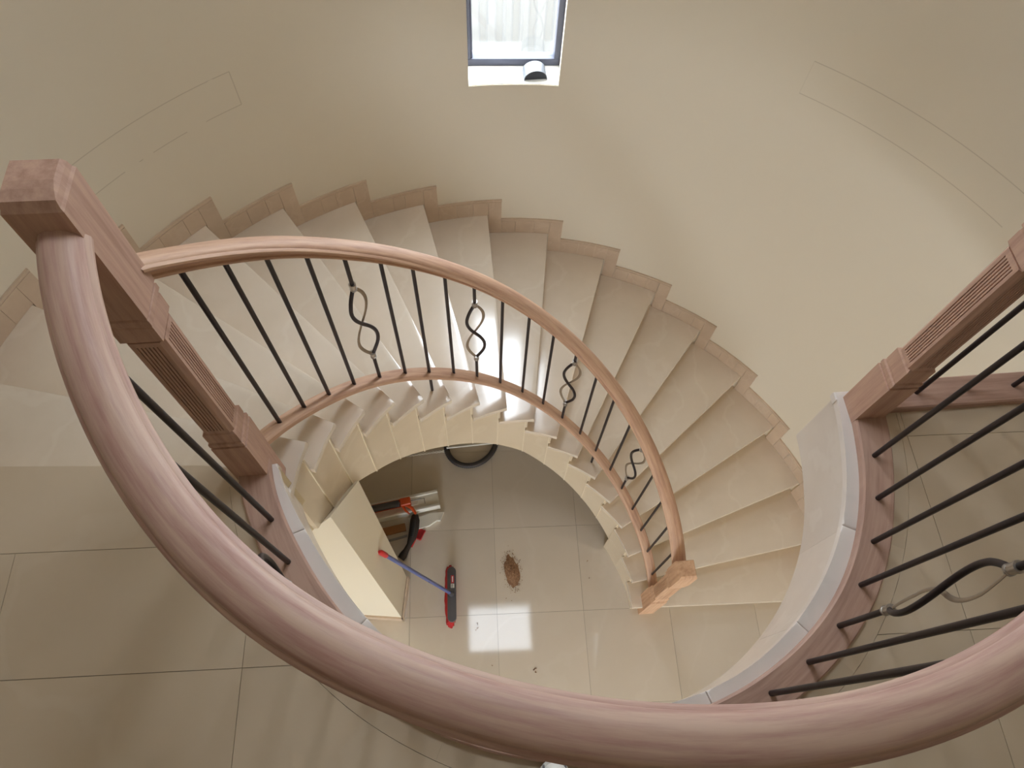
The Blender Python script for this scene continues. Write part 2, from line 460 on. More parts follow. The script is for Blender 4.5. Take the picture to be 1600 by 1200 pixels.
# wall under the head of the stair
bm = bmesh.new()
vs = [bm.verts.new(c) for c in ((-2.1, -.062, 0), (-.76, -.062, 0), (-.76, .21, 0), (-2.1, .21, 0), (-2.1, -.062, 2.34), (-.76, -.062, 2.50), (-.76, .21, 2.12), (-2.1, .21, 2.09), (-.835, -.062, 2.36), (-.80, .21, 2.10))]
for f in ((3, 2, 1, 0), (4, 8, 9, 7), (8, 5, 6, 9), (0, 1, 5, 8, 4), (1, 2, 6, 5), (2, 3, 7, 9, 6), (3, 0, 4, 7)): bm.faces.new([vs[i] for i in f])
tag(bm_obj('wall_under_stairs', bm, M_wall2), kind='structure')
bm = bmesh.new(); add_box(bm, (-2.1, -.074, 0), (-.75, -.062, .09)); add_box(bm, (-.757, -.074, 0), (-.745, .21, .09))
tag(bm_obj('baseboard_under_stairs', bm, M_skirt), kind='structure')

# window in the curved wall
def window():
    wd = empty('window_1', WN * 2.235 + Vector((0, 0, 2.65)), WA - PI / 2); tag(wd, kind='structure')
    x0, x1, zt = -.226, .231, 2.35
    bm = bmesh.new()
    for lo, hi in (((x0, 0, 0.0), (x1, .055, .042)), ((x0, 0, zt - .04), (x1, .055, zt)), ((x0, 0, .042), (x0 + .016, .055, zt - .04)), ((x1 - .03, 0, .042), (x1, .055, zt - .04)),
                   ((x0 + .016, .01, .042), (x0 + .026, .045, zt - .04))): add_box(bm, lo, hi)
    bevel_all(bm, .002); bm_obj('frame', bm, M_frame, wd)
    bm = bmesh.new(); add_box(bm, (x0 + .026, .022, .042), (x1 - .03, .028, zt - .04)); bm_obj('pane', bm, M_glass, wd)
window()
# reveal lining: white painted jambs are part of the wall; curved sill slab
def sill():
    n = 10; verts = []; faces = []
    for i in range(n + 1):
        d = 101.5 + (89.65 - 101.5) * i / n
        for rr, z in ((RW + .004, 2.63), (RW + .004, 2.6535), (2.27, 2.6535), (2.27, 2.63)): verts.append(pol(rr, d, z))
    for i in range(n):
        for k in range(4):
            a0 = i * 4 + k; b0 = i * 4 + (k + 1) % 4; faces.append((a0, b0, b0 + 4, a0 + 4))
    faces += [(3, 2, 1, 0), tuple(range(n * 4, n * 4 + 4))]
    tag(mesh_obj('trim_1', verts, faces, M_sill), kind='structure')
sill()
# glazed garden doors of the lower storey, behind the photographer
e = empty('door_1', (0, YS - .1, 0)); tag(e, kind='structure')
bm = bmesh.new(); hh = 2.45
for lo, hi in (((-.82, -.03, 0), (-.76, .03, hh)), ((.76, -.03, 0), (.82, .03, hh)), ((-.03, -.03, .05), (.03, .03, hh - .06)), ((-.76, -.03, 0), (.76, .03, .05)), ((-.76, -.03, hh - .06), (.76, .03, hh))): add_box(bm, lo, hi)
bm_obj('frame', bm, M_frame, e)
for sx in (-1, 1):
    bm = bmesh.new(); add_box(bm, (min(sx * .03, sx * .76), -.004, .05), (max(sx * .03, sx * .76), .004, hh - .06)); bm_obj('pane', bm, M_glass, e)

# unseen house front added either side, keeping sky light off the fence
box_struct('wall_sky_block', [((-9, 1.95, -.2), (-1.25, 2.25, 6.2)), ((1.25, 1.95, -.2), (9, 2.25, 6.2))], M_wall2)
# outside: concrete path and ribbed fence
box_struct('ground_outside', [((-9, 2.32, -.2), (9, 9, -.02)), ((-9, -12, -.2), (9, -4.85, -.02)), ((-9, -4.85, -.2), (-2.32, 2.32, -.02)), ((2.32, -4.85, -.2), (9, 2.32, -.02))], M_path)
def fence():
    t = empty('metal_fence', (-.34, 5.66, -.02)); tag(t, 'white ribbed metal fence outside behind the stair window', 'fence')
    prof = []
    per = .165
    for i in range(36):
        x = -2.97 + i * per
        prof += [(x, 0), (x + .055, 0), (x + .075, -.018), (x + .145, -.018)]
    verts = []; n = len(prof)
    for x, y in prof: verts += [(x, y, .03), (x, y, 1.8), (x, y + .004, 1.8), (x, y + .004, .03)]
    faces = []
    for i in range(n - 1):
        for k in range(4): a0 = i * 4 + k; b0 = i * 4 + (k + 1) % 4; faces.append((a0, b0, b0 + 4, a0 + 4))
    faces += [(3, 2, 1, 0), tuple(range((n - 1) * 4, n * 4))]
    mesh_obj('ribbed_sheet', verts, faces, M_fence, t)
    bm = bmesh.new(); add_box(bm, (-3, -.045, 1.78), (3, .03, 1.84)); bevel_all(bm, .004); bm_obj('top_rail', bm, M_fence, t)
    for x in (-2.95, -.9, 1.1, 2.95):
        bm = bmesh.new(); add_box(bm, (x - .03, .01, 0), (x + .03, .07, 1.85)); bm_obj('post', bm, M_fence, t)
fence()

# ------------------------------------------------------------------ the staircase
stair = empty('spiral_staircase', (0, 0, 0)); tag(stair, 'curved cream marble staircase rising against the round wall', 'staircase')
JF = 3.1
def jang(k): return TI[k] + JF
ROUT = RW - .002
for k in range(1, 18):
    n = 6
    inner = []
    for i in range(n + 1):
        f = i / n; end = TI[k + 1] + 2.8
        d = TI[k] + (end - TI[k]) * f
        r = RI[k] + (RI[k + 1] - RI[k]) * (d - TI[k]) / (TI[k + 1] - TI[k])
        inner.append(pol(r, d))
    outer = [pol(ROUT, TO[k] + (TO[k + 1] + 1.2 - TO[k]) * i / 8) for i in range(9)]
    bm = bmesh.new(); add_prism(bm, [(p.x, p.y) for p in inner + outer[::-1]], k * H - .03, k * H)
    bevel_top(bm, k * H, .005, 2)
    smooth_angle(bm_obj('tread', bm, M_tread, stair), 30)
def riser(k):
    a_ = pol(RI[k] + .022, TI[k] + 2.2); b_ = pol(ROUT, TO[k] + .85)
    t = (b_ - a_).normalized(); nn = Vector((-t.y, t.x, 0)) * .018
    bm = bmesh.new(); z0 = (k - 1) * H
    add_prism(bm, [(p.x, p.y) for p in (a_, b_, b_ + nn, a_ + nn)], z0, k * H - .03)
    return bm_obj('riser', bm, M_panel, stair)
for k in range(1, 19): riser(k)
# nosing piece of the landing (step 18)
bm = bmesh.new()
q0, q1 = pol(.805, 184.75), pol(ROUT, 184.4); q2, q3 = pol(ROUT, 186.2), pol(.83, 189.5)
add_prism(bm, [(p.x, p.y) for p in (q0, q1, q2, q3)], FLOOR2 - .03, FLOOR2 - .0003); bevel_top(bm, FLOOR2 - .0003, .005, 2)
smooth_angle(bm_obj('landing_nosing', bm, M_tread, stair), 30)
# stringer panels on the inside of the flight
for k in range(1, 18):
    d0 = jang(k) if k > 1 else TI[1] + 1.6
    d1 = jang(k + 1) if k < 17 else 186
    r0, r1 = RI[k] + .02, RI[k + 1] + .02
    z0 = ZB.get(k, 0) if k >= 4 else 0; z1 = ZB.get(k + 1, 0) if k >= 4 else 0
    zt = k * H - .03
    n = 4; verts = []; faces = []; th = .02
    pr = .006 if k < 4 else 0
    for i in range(n + 1):
        f = i / n; d = d0 + (d1 - d0) * f; r = r0 + (r1 - r0) * f - pr
        gap = .0003 if i in (0, n) else 0
        d += (gap / r * 57.3) * (1 if i == 0 else -1 if i == n else 0)
        zb = z0 + (z1 - z0) * f
        for rr, z in ((r, zb), (r, zt), (r + th, zt), (r + th, zb)): verts.append(pol(rr, d, z))
    for i in range(n):
        for q in range(4): a0 = i * 4 + q; b0 = i * 4 + (q + 1) % 4; faces.append((a0, b0, b0 + 4, a0 + 4))
    faces += [(3, 2, 1, 0), tuple(range(n * 4, n * 4 + 4))]
    smooth_angle(mesh_obj('stringer_panel', verts, faces, M_panel, stair), 25)
# thin upright trims along the panel joints
for k in range(2, 18):
    d = jang(k); r = RI[k] + .02; w_ = .0025
    c = pol(r + .004, d); t = pol(1, d + 90); nn = pol(1, d)
    bm = bmesh.new(); add_prism(bm, [c + t * w_ - nn * .0085, c - t * w_ - nn * .0085, c - t * w_ + nn * .004, c + t * w_ + nn * .004], ZB.get(k, 0) if k >= 4 else 0, k * H - .03)
    bm_obj('joint_trim', bm, M_trim, stair)
# solid body: soffit slab under the steps
verts = []; faces = []; n = 0
ks = [(4, jang(4))] + [(k, jang(k)) for k in range(5, 18)] + [(18, 186.5)]
rows = []
for k, d in ks:
    zb = ZB[k]; di = d; do = TO[k] + (1.2 if k < 18 else 1.8)
    rows.append([pol(RI[k] + .04, di, zb), pol(ROUT, do, zb - .01), pol(ROUT, do, zb + .12), pol(RI[k] + .04, di, zb + .12)])
for r_ in rows: verts += r_
for i in range(len(rows) - 1):
    for q in range(4): a0 = i * 4 + q; b0 = i * 4 + (q + 1) % 4; faces.append((a0, b0, b0 + 4, a0 + 4))
faces += [(3, 2, 1, 0), tuple(range((len(rows) - 1) * 4, len(rows) * 4))]
mesh_obj('soffit', verts, faces, M_render, stair)
# closing wall at the foot of the soffit
bm = bmesh.new(); a_ = pol(RI[4] + .012, jang(4) + .2); b_ = pol(ROUT, TO[4] + 1.2); t = (b_ - a_).normalized(); nn = Vector((-t.y, t.x, 0)) * -.02
add_prism(bm, [(p.x, p.y) for p in (a_, b_, b_ + nn, a_ + nn)], 0, .21); bm_obj('closing_panel', bm, M_panel, stair)

# stepped skirting on the curved wall
sk = empty('baseboard_stair', (0, 0, 0)); tag(sk, kind='structure')
def wall_patch(name, d0, d1, z0, z1, th, m, parent):
    verts = []; faces = []; n = 3; g = .018
    for i in range(n + 1):
        d = d0 + g + (d1 - d0 - 2 * g) * i / n
        for rr, z in ((RW + .001, z0), (RW + .001, z1), (RW - th, z1), (RW - th, z0)): verts.append(pol(rr, d, z))
    for i in range(n):
        for q in range(4): a0 = i * 4 + q; b0 = i * 4 + (q + 1) % 4; faces.append((a0, b0, b0 + 4, a0 + 4))
    faces += [(3, 2, 1, 0), tuple(range(n * 4, n * 4 + 4))]
    return mesh_obj(name, verts, faces, m, parent)
DP = 2.3
for k in range(1, 19):
    zt = k * H + .112
    e1 = TO[k + 1] - DP if k < 18 else 192
    wall_patch('skirting_tile', TO[k] - DP, TO[k] - .15, (k - 1) * H + (.0005 if k > 1 else 0), zt, .012, M_skirt, sk)
    m_ = 3
    st = TO[k] - .15
    fr = [0, random.uniform(.24, .36), random.uniform(.58, .72), 1]
    for f0, f1 in zip(fr, fr[1:]):
        wall_patch('skirting_tile', st + (e1 - st) * f0, st + (e1 - st) * f1, k * H + .0005, zt, .012, M_skirt, sk)
    wall_patch('skirting_cap', TO[k] - DP - .05, e1 + .05, zt + .001, zt + .014, .010, M_skirt, sk)

# ------------------------------------------------------------------ balustrades
BARR = .0075
def baluster(name, parent, base_, top, twist=None, tang=None, r=BARR):
    """straight bar, or a bar with a basket between twist=(z0, z1) above the base"""
    base_ = Vector(base_); top = Vector(top)
    if not twist:
        bm = bmesh.new(); add_tube(bm, [base_, top], r, 10)
        return smooth_angle(bm_obj(name, bm, M_iron, parent), 40)
    ax = (top - base_) / (top.z - base_.z)
    P = lambda dz: base_ + ax * dz
    t = Vector(tang).normalized(); nrm_ = Vector((-t.y, t.x, 0))
    z0, z1 = twist; Lg = z1 - z0; A = .039
    pts = [P(0), P(z0 - .01)]; n = 30
    for i in range(n + 1):
        f = i / n; env = min(1, min(f, 1 - f) * 6)
        s = math.sin(2 * PI * f); s = math.copysign(abs(s) ** .95, s)
        pts.append(P(z0 + Lg * f) + t * (-A * s) + nrm_ * (.0075 * env))
    pts += [P(z1 + .01), top]
    bm = bmesh.new(); add_tube(bm, pts, r, 10, ref=tuple(nrm_))
    o = smooth_angle(bm_obj(name, bm, M_iron, parent), 50)
    o['label'] = 'dark iron baluster with an open basket of two crossing bends'
    pts = []
    for i in range(n + 1):
        f = i / n; env = min(1, min(f, 1 - f) * 6)
        s = math.sin(2 * PI * f); s = math.copysign(abs(s) ** .95, s)
        pts.append(P(z0 + Lg * f) + t * (A * s) + nrm_ * (-.0075 * env))
    bm = bmesh.new(); add_tube(bm, pts, 0, 8, flat=(.0022, .0065), ref=tuple(t))
    rb = smooth_angle(bm_obj('ribbon', bm, M_ribbon, o), 50); rb['label'] = 'flat lighter bronze ribbon'
    for zc in (z0 - .006, z1 + .006):
        bm = bmesh.new(); c = P(zc)
        add_tube(bm, [c + ax * -.016, c + ax * -.0161, c + ax * -.010, c + ax * -.0095, c + ax * .0095, c + ax * .010, c + ax * .016, c + ax * .0161],
                 [.0095, .0125, .0125, .0110, .0110, .0125, .0125, .0095], 12)
        cl = smooth_angle(bm_obj('collar', bm, M_pewter, o), 40); cl['label'] = 'pewter collar'
    return o

SEC_HALF = [(.027, 0), (.031, .004), (.031, .011), (.026, .018), (.028, .028), (.040, .035), (.0465, .041), (.0470, .050), (.0425, .057), (.0385, .0595), (.0370, .064), (.0300, .073), (.0170, .080), (.006, .0815)]
def full_section(half, sc=1.0):
    rgt = [(u * sc, v * sc) for u, v in half]; lft = [(-u, v) for u, v in rgt[::-1]]
    return rgt + lft
SEC = full_section(SEC_HALF, .915)
SEC_S = full_section(SEC_HALF, .88)

def post(name, parent, loc, rz, zs, wd, m, tilt=0, hood=.032):
    """newel: zs = heights of base block top, shaft start, shaft end, upper block start, top (from 0)"""
    b1, s0, s1, b2, top = zs; o = empty_mesh = None
    h = wd / 2
    mtx = Matrix.Translation(loc) @ Matrix.Rotation(tilt, 4, 'X') @ Matrix.Rotation(rz, 4, 'Z')
    # plain blocks, one continuous mesh with the moulding bands
    bm = bmesh.new()
    def ring(hh, z): return [bm.verts.new((sx * hh, sy * hh, z)) for sx, sy in ((-1, -1), (1, -1), (1, 1), (-1, 1))]
    def loft(levels, cap0=True, cap1=True):
        rs = [ring(a_, z) for a_, z in levels]
        for A, B in zip(rs, rs[1:]):
            for i in range(4): bm.faces.new((A[i], A[(i + 1) % 4], B[(i + 1) % 4], B[i]))
        if cap0: bm.faces.new(rs[0][::-1])
        if cap1: bm.faces.new(rs[-1])
    g = .0045
    lv = [(h, 0), (h, b1), (h - g, b1 + .001), (h - g, b1 + .006), (h - .001, b1 + .010), (h - .001, b1 + .026), (h - g - .001, b1 + .030), (h - g - .001, b1 + .036), (h - .0045, b1 + .040), (h - .0045, s0 - .012), (h - .0125, s0)]
    loft(lv)
    bm.transform(mtx); body = bm_obj(name, bm, m, parent); bm = bmesh.new()
    lv = [(h - .0125, s1), (h - .0045, s1 + .012), (h - .0045, b2 - .040), (h - g - .001, b2 - .036), (h - g - .001, b2 - .030), (h - .001, b2 - .026), (h - .001, b2 - .010), (h - g, b2 - .006), (h - g, b2 - .001), (h, b2), (h, top - .028), (h - .003, top - .022)]
    loft(lv)
    bm.transform(mtx); bm_obj('upper_block', bm, m, body)
    # fluted shaft
    hs = h - .0125 + .006; ch = .010; nf = 6; fw = .0032; fd = .006
    sec = []
    flat = hs - ch
    span = flat * 1.30
    for side in range(4):
        a_ = side * PI / 2
        pts = [(-flat, hs)]
        for i in range(nf):
            x = -span / 2 * 1.0 + span * i / (nf - 1)
            pts += [(x - fw / 2, hs), (x - fw * .3, hs - fd), (x + fw * .3, hs - fd), (x + fw / 2, hs)]
        pts.append((flat, hs))
        for x, y in pts: sec.append((x * math.cos(-a_) - y * math.sin(-a_), x * math.sin(-a_) + y * math.cos(-a_)))
    bm = bmesh.new()
    zf0, zf1 = s0 + .012, s1 - .012
    A = [bm.verts.new((x, y, zf0)) for x, y in sec]; B = [bm.verts.new((x, y, zf1)) for x, y in sec]
    nn = len(sec)
    for i in range(nn): bm.faces.new((A[i], A[(i + 1) % nn], B[(i + 1) % nn], B[i]))
    bm.faces.new(A); bm.faces.new(B)
    # plain ends of the shaft where the flutes stop
    for za, zb in ((s0 - .004, zf0), (zf1, s1 + .004)):
        oct_ = []
        for side in range(4):
            a_ = side * PI / 2
            for x, y in ((-flat, hs), (flat, hs)): oct_.append((x * math.cos(-a_) - y * math.sin(-a_), x * math.sin(-a_) + y * math.cos(-a_)))
        add_prism(bm, oct_[::-1], za, zb)
    bm.transform(mtx)
    bm_obj('fluted_shaft', bm, m, body)
    bm = bmesh.new()
    rs = []
    for a_, z, yy in ((h - .003, top - .022, 0), (h - .005, top - .010, hood * .12), (h - .008, top - .003, hood * .6), (h - .010, top, hood)):
        rs.append([bm.verts.new((sx * a_, sy * a_ + (yy if sy < 0 else 0), z)) for sx, sy in ((-1, -1), (1, -1), (1, 1), (-1, 1))])
    for A, B in zip(rs, rs[1:]):
        for i in range(4): bm.faces.new((A[i], A[(i + 1) % 4], B[(i + 1) % 4], B[i]))
    bm.faces.new(rs[0][::-1]); bm.faces.new(rs[-1]); bm.transform(mtx)
    bm_obj('cap', bm, m, body)
    return body

# ---- stair balustrade
sb = empty('stair_balustrade', (0.91, .12, 0)); tag(sb, 'curved timber handrail with iron balusters following the stair down', 'balustrade')
def put(o):                                      # keep world coordinates under a moved parent
    o.location = o.location - o.parent.location; return o
BT = [173.35, 165.5, 157.4, 149.1, 140.9, 132.7, 125.0, 117.0, 109.35, 101.6, 93.9, 86.3, 78.65, 70.85, 63.2, 55.15, 47.8, 39.8, 31.95, 24.4, 16.4]
BR = [.858, .851, .849, .851, .854, .859, .866, .876, .885, .891, .893, .891, .886, .882, .880, .878, .879, .882, .888, .896, .906]
BZ = [2.996, 2.870, 2.742, 2.616, 2.488, 2.358, 2.231, 2.100, 1.974, 1.845, 1.716, 1.591, 1.466, 1.338, 1.210, 1.083, .956, .828, .702, .578, .450]
BL = [.826, .832, .834, .826, .815, .812, .806, .799, .790, .783, .772, .760, .754, .744, .733, .725, .711, .695, .675, .664, .657]
for i in range(21):
    b_ = pol(BR[i], BT[i], BZ[i] - .012); t_ = pol(BR[i], BT[i], BZ[i] + BL[i] + .01)
    if i in (6, 14): b_.z = {6: 12, 14: 6}[i] * H
    tg = pol(1, BT[i] + 90)
    put(baluster('baluster', sb, b_, t_, (.207, .655) if i in (4, 8, 12, 16) else None, tg, .0072))
def stair_curve(off, a_hi, a_lo, zs):
    tab = sorted(zip(BT, range(21)))
    rt_ = [(a_, BR[i]) for a_, i in tab]; zt = [(a_, zs[i]) for a_, i in tab]
    # extend linearly at both ends
    sl = (zt[1][1] - zt[0][1]) / (zt[1][0] - zt[0][0]); zt = [(a_lo - 5, zt[0][1] + sl * (a_lo - 5 - zt[0][0]))] + zt
    sl = (zt[-1][1] - zt[-3][1]) / (zt[-1][0] - zt[-3][0]); zt += [(a_hi + 5, zt[-1][1] + sl * (a_hi + 5 - zt[-1][0]))]
    rt_ = [(a_lo - 5, rt_[0][1] + .012)] + rt_ + [(a_hi + 5, rt_[-1][1] + .022)]
    n = 110; c, l = [], []
    for i in range(n + 1):
        d = a_lo + (a_hi - a_lo) * i / n
        c.append(pol(smooth_tab(rt_, d, 6), d, smooth_tab(zt, d, 6) + off)); l.append(pol(1, d))
    return c, l
c, l = stair_curve(0, 181.0, 10.0, [z + b for z, b in zip(BZ, BL)])
put(sweep('handrail', c, l, SEC_S, M_rail2, sb))
SH = [(-.030, -.034), (.030, -.034), (.030, -.012), (.026, -.004), (.020, 0), (-.020, 0), (-.026, -.004), (-.030, -.012)]
c, l = stair_curve(0, 184.0, 9.8, BZ)
put(sweep('base_rail', c, l, SH, M_rail2, sb))
put(post('newel_post', sb, Vector((.9035, .1295, 0)), POSTROT, (.42, .53, .90, .99, 1.205), .104, M_post2, 0, .003))

# ---- gallery balustrade
gb = empty('gallery_balustrade', (.07, -.78, FLOOR2)); tag(gb, 'large sweeping timber handrail with iron balusters round the upper opening', 'balustrade')
cc = []; ll = []
n = 130
for i in range(n + 1):
    d = -165 + (165 + 4.5) * i / n
    cc.append(pol(smooth_tab(RAILC, d, 5), d, smooth_tab(RAILZ, d, 5), C2)); ll.append(pol(1, d))
put(sweep('handrail', cc, ll, SEC, M_rail, gb))
verts, faces, uvs = [], [], []; s = 0; prev = None
n = 90
for i in range(n + 1):
    d = -166.5 + 171.5 * i / n
    ri, ro = smooth_tab(SIN, d, 5), smooth_tab(SOUT, d, 5)
    mid = pol((ri + ro) / 2, d, 0, C2)
    if prev is not None: s += (mid - prev).length
    prev = mid
    for r_, z in ((ri, 0), (ri, .026), (ri + .005, .032), (ro - .005, .032), (ro, .026), (ro, 0)):
        verts.append(pol(r_, d, FLOOR2 + z, C2)); uvs.append((r_, s))
for i in range(n):
    for q in range(6): a0 = i * 6 + q; b0 = i * 6 + (q + 1) % 6; faces.append((a0, b0, b0 + 6, a0 + 6))
faces += [(5, 4, 3, 2, 1, 0), tuple(range(n * 6, n * 6 + 6))]
put(smooth_angle(mesh_obj('base_rail', verts, faces, M_shoe, gb, False, uvs), 30))
GR = [(-160, .944), (-146, .936), (-130, .932), (-110, .93), (-90, .93), (-70, .94), (-54, .950), (-45, .955), (-37, .959), (-29, .958), (-21, .953), (-13, .947), (-5, .938)]
for i in range(19):
    d = -154.7 + 8.31 * i
    r0 = interp(GR, d); rr = smooth_tab(RAILC, d, 5); zr = smooth_tab(RAILZ, d, 5)
    b_ = pol(r0, d, FLOOR2 + .02, C2); t_ = pol(rr, d, zr + .006, C2)
    if i > 3: t_ = pol(r0 * .7 + rr * .3, d, zr + .006, C2)
    put(baluster('baluster', gb, b_, t_, (.285, .735) if i in (2, 6, 10, 14) else None, pol(1, d + 90), .0078))
# newels
put(post('newel_post', gb, Vector((-.8745, -.0715, FLOOR2 - .165)), POSTROT, (.400, .492, .935, 1.035, 1.365), .094, M_post, R(-1.1)))
put(post('newel_post', gb, Vector((1.006, .248, FLOOR2)), POSTROT, (.235, .345, .80, .89, 1.20), .092, M_post))

# ---- straight balustrade on the right
st = empty('landing_balustrade', (1.5, .35, FLOOR2)); tag(st, 'straight balustrade with iron bars running right from the newel post', 'balustrade')
A0 = Vector((1.052, .286, 0)); sd = Vector((vd.x, vd.y, 0)); sn = Vector((-vd.y, vd.x, 0))
cpts = [A0 + sd * (1.0 * i / 12) + Vector((0, 0, FLOOR2)) for i in range(13)]
put(sweep('base_rail', cpts, [sn] * 13, [(-.052, 0.001), (-.052, .027), (-.047, .032), (.044, .032), (.049, .027), (.049, .001)], M_shoe, st))
put(sweep('handrail', [p + Vector((0, 0, .99)) for p in cpts], [sn] * 13, SEC, M_rail, st))
for i, u in enumerate((.128, .292, .456, .62, .784, .948)):
    q = A0 + sd * u + Vector((0, 0, FLOOR2))
    put(baluster('baluster', st, q + Vector((0, 0, .02)), q + Vector((0, 0, .998)), (.285, .735) if i in (2,) else None, sd, .0078))

# ------------------------------------------------------------------ loose things
M_red = mat('red_plastic', srgb(196, 40, 44), .45)
M_blue = mat('blue_grey_handle', srgb(86, 96, 148), .4)
M_dgrey = mat('dark_grey_plastic', srgb(78, 76, 80), .5)
M_paper = mat('white_sticker', srgb(232, 230, 228), .6)
M_redbr = mat('red_bristle', srgb(176, 34, 36), .8)
M_black = mat('black_rubber', srgb(34, 31, 30), .55)
M_brown = mat('dark_brown_bristle', srgb(44, 34, 28), .75)
M_orange = mat('orange_metal', srgb(206, 84, 36), .45)
M_whitep = mat('white_plastic', srgb(226, 222, 212), .5)
M_card = mat('tan_timber_strip', srgb(150, 106, 66), .7)
M_steel = mat('dull_steel', srgb(150, 150, 150), .4, .8)
M_hose = mat('dark_grey_hose', srgb(62, 56, 54), .6)
M_rope = mat('white_cord', srgb(220, 214, 204), .8)
def dustmat():
    m = mat('tan_sawdust', srgb(160, 128, 100), .95); v = coords(m)
    base(m, ramp(m, noise(m, v, 130, 4, .7), [(.35, srgb(128, 92, 66)), (.65, srgb(176, 138, 106))])); bump(m, noise(m, v, 150, 4), .8, .01); return m
M_dust = dustmat()

def broom():
    head = Vector((-.438, .115, 0)); tip = Vector((-.752, .077, 1.372))
    t = empty('push_broom', head, R(96)); tag(t, 'grey and red broom with blue handle leaning against the cream wall', 'broom')
    inv = Matrix.Rotation(-R(96), 4, 'Z') @ Matrix.Translation(-head)
    bm = bmesh.new()                              # head block, rounded ends
    for i in range(2): pass
    prof = []
    Lh, Wh = .185, .030
    for i in range(13):
        a_ = -PI / 2 + PI * i / 12; prof.append((Lh - Wh + Wh * math.cos(a_), Wh * math.sin(a_)))
    for i in range(13):
        a_ = PI / 2 + PI * i / 12; prof.append((-(Lh - Wh) + Wh * math.cos(a_), Wh * math.sin(a_)))
    add_prism(bm, prof, .052, .078); bevel_top(bm, .078, .007, 2)
    hb = smooth_angle(bm_obj('head', bm, M_dgrey, t), 40)
    bm = bmesh.new()                              # flared skirt of bristles
    rnd = random.Random(3)
    n = 64; top, bot = [], []
    for i in range(n):
        a_ = 2 * PI * i / n; cx = (Lh - .03) * max(-1, min(1, 1.6 * math.cos(a_)))
        ux, uy = math.cos(a_), math.sin(a_)
        top.append(bm.verts.new((cx + .024 * ux, .024 * uy, .055)))
        j = rnd.uniform(-.004, .004)
        sp = (.052 if uy > 0 else .026 if uy < -.3 else .04) + j
        bot.append(bm.verts.new((cx + sp * ux * 1.15, sp * uy, .001 + (.006 if i % 2 else 0))))
    for i in range(n): bm.faces.new((top[i], top[(i + 1) % n], bot[(i + 1) % n], bot[i]))
    bm.faces.new(top[::-1]); bm.faces.new(bot)
    br = bm_obj('bristles', bm, M_redbr, t); br['label'] = 'red flared bristles'; br['kind'] = 'stuff'
    bm = bmesh.new(); tl = inv @ tip; b0 = Vector((0, 0, .074)); d = (tl - b0)
    add_tube(bm, [b0, b0 + d * .93], .0115, 12); hd = smooth_angle(bm_obj('handle', bm, M_blue, t), 40); hd['label'] = 'slim blue grey handle'
    bm = bmesh.new(); add_tube(bm, [b0 + d * .925, b0 + d * .93, b0 + d * .985, b0 + d], [.0118, .0145, .0145, .008], 12); gr = smooth_angle(bm_obj('grip', bm, M_red, t), 40); gr['label'] = 'red end grip'
    bm = bmesh.new(); add_tube(bm, [b0 + Vector((0, 0, -.004)), b0 + d * .045], [.021, .0135], 12); smooth_angle(bm_obj('socket', bm, M_dgrey, t), 40)
    bm = bmesh.new(); q = b0 + d * .40; add_tube(bm, [q, q + Vector((-.016, -.012, -.012))], .002, 6); bm_obj('hook', bm, M_dgrey, t)
    bm = bmesh.new(); add_box(bm, (.072, -.016, .0778), (.125, .004, .0788)); s1 = bm_obj('sticker', bm, M_red, t); s1['label'] = 'small red label'
    bm = bmesh.new(); add_box(bm, (.080, -.010, .0788), (.118, -.003, .0791)); bm_obj('lettering_band', bm, M_paper, s1)
    bm = bmesh.new(); add_box(bm, (.040, -.018, .0778), (.068, .006, .0787)); s2 = bm_obj('sticker', bm, M_paper, t); s2['label'] = 'white label with black bars'
    bm = bmesh.new()
    for i in range(4): add_box(bm, (.044 + i * .0055, -.010, .0787), (.0465 + i * .0055, .003, .0790))
    bm_obj('printed_bars', bm, M_black, s2)
broom()

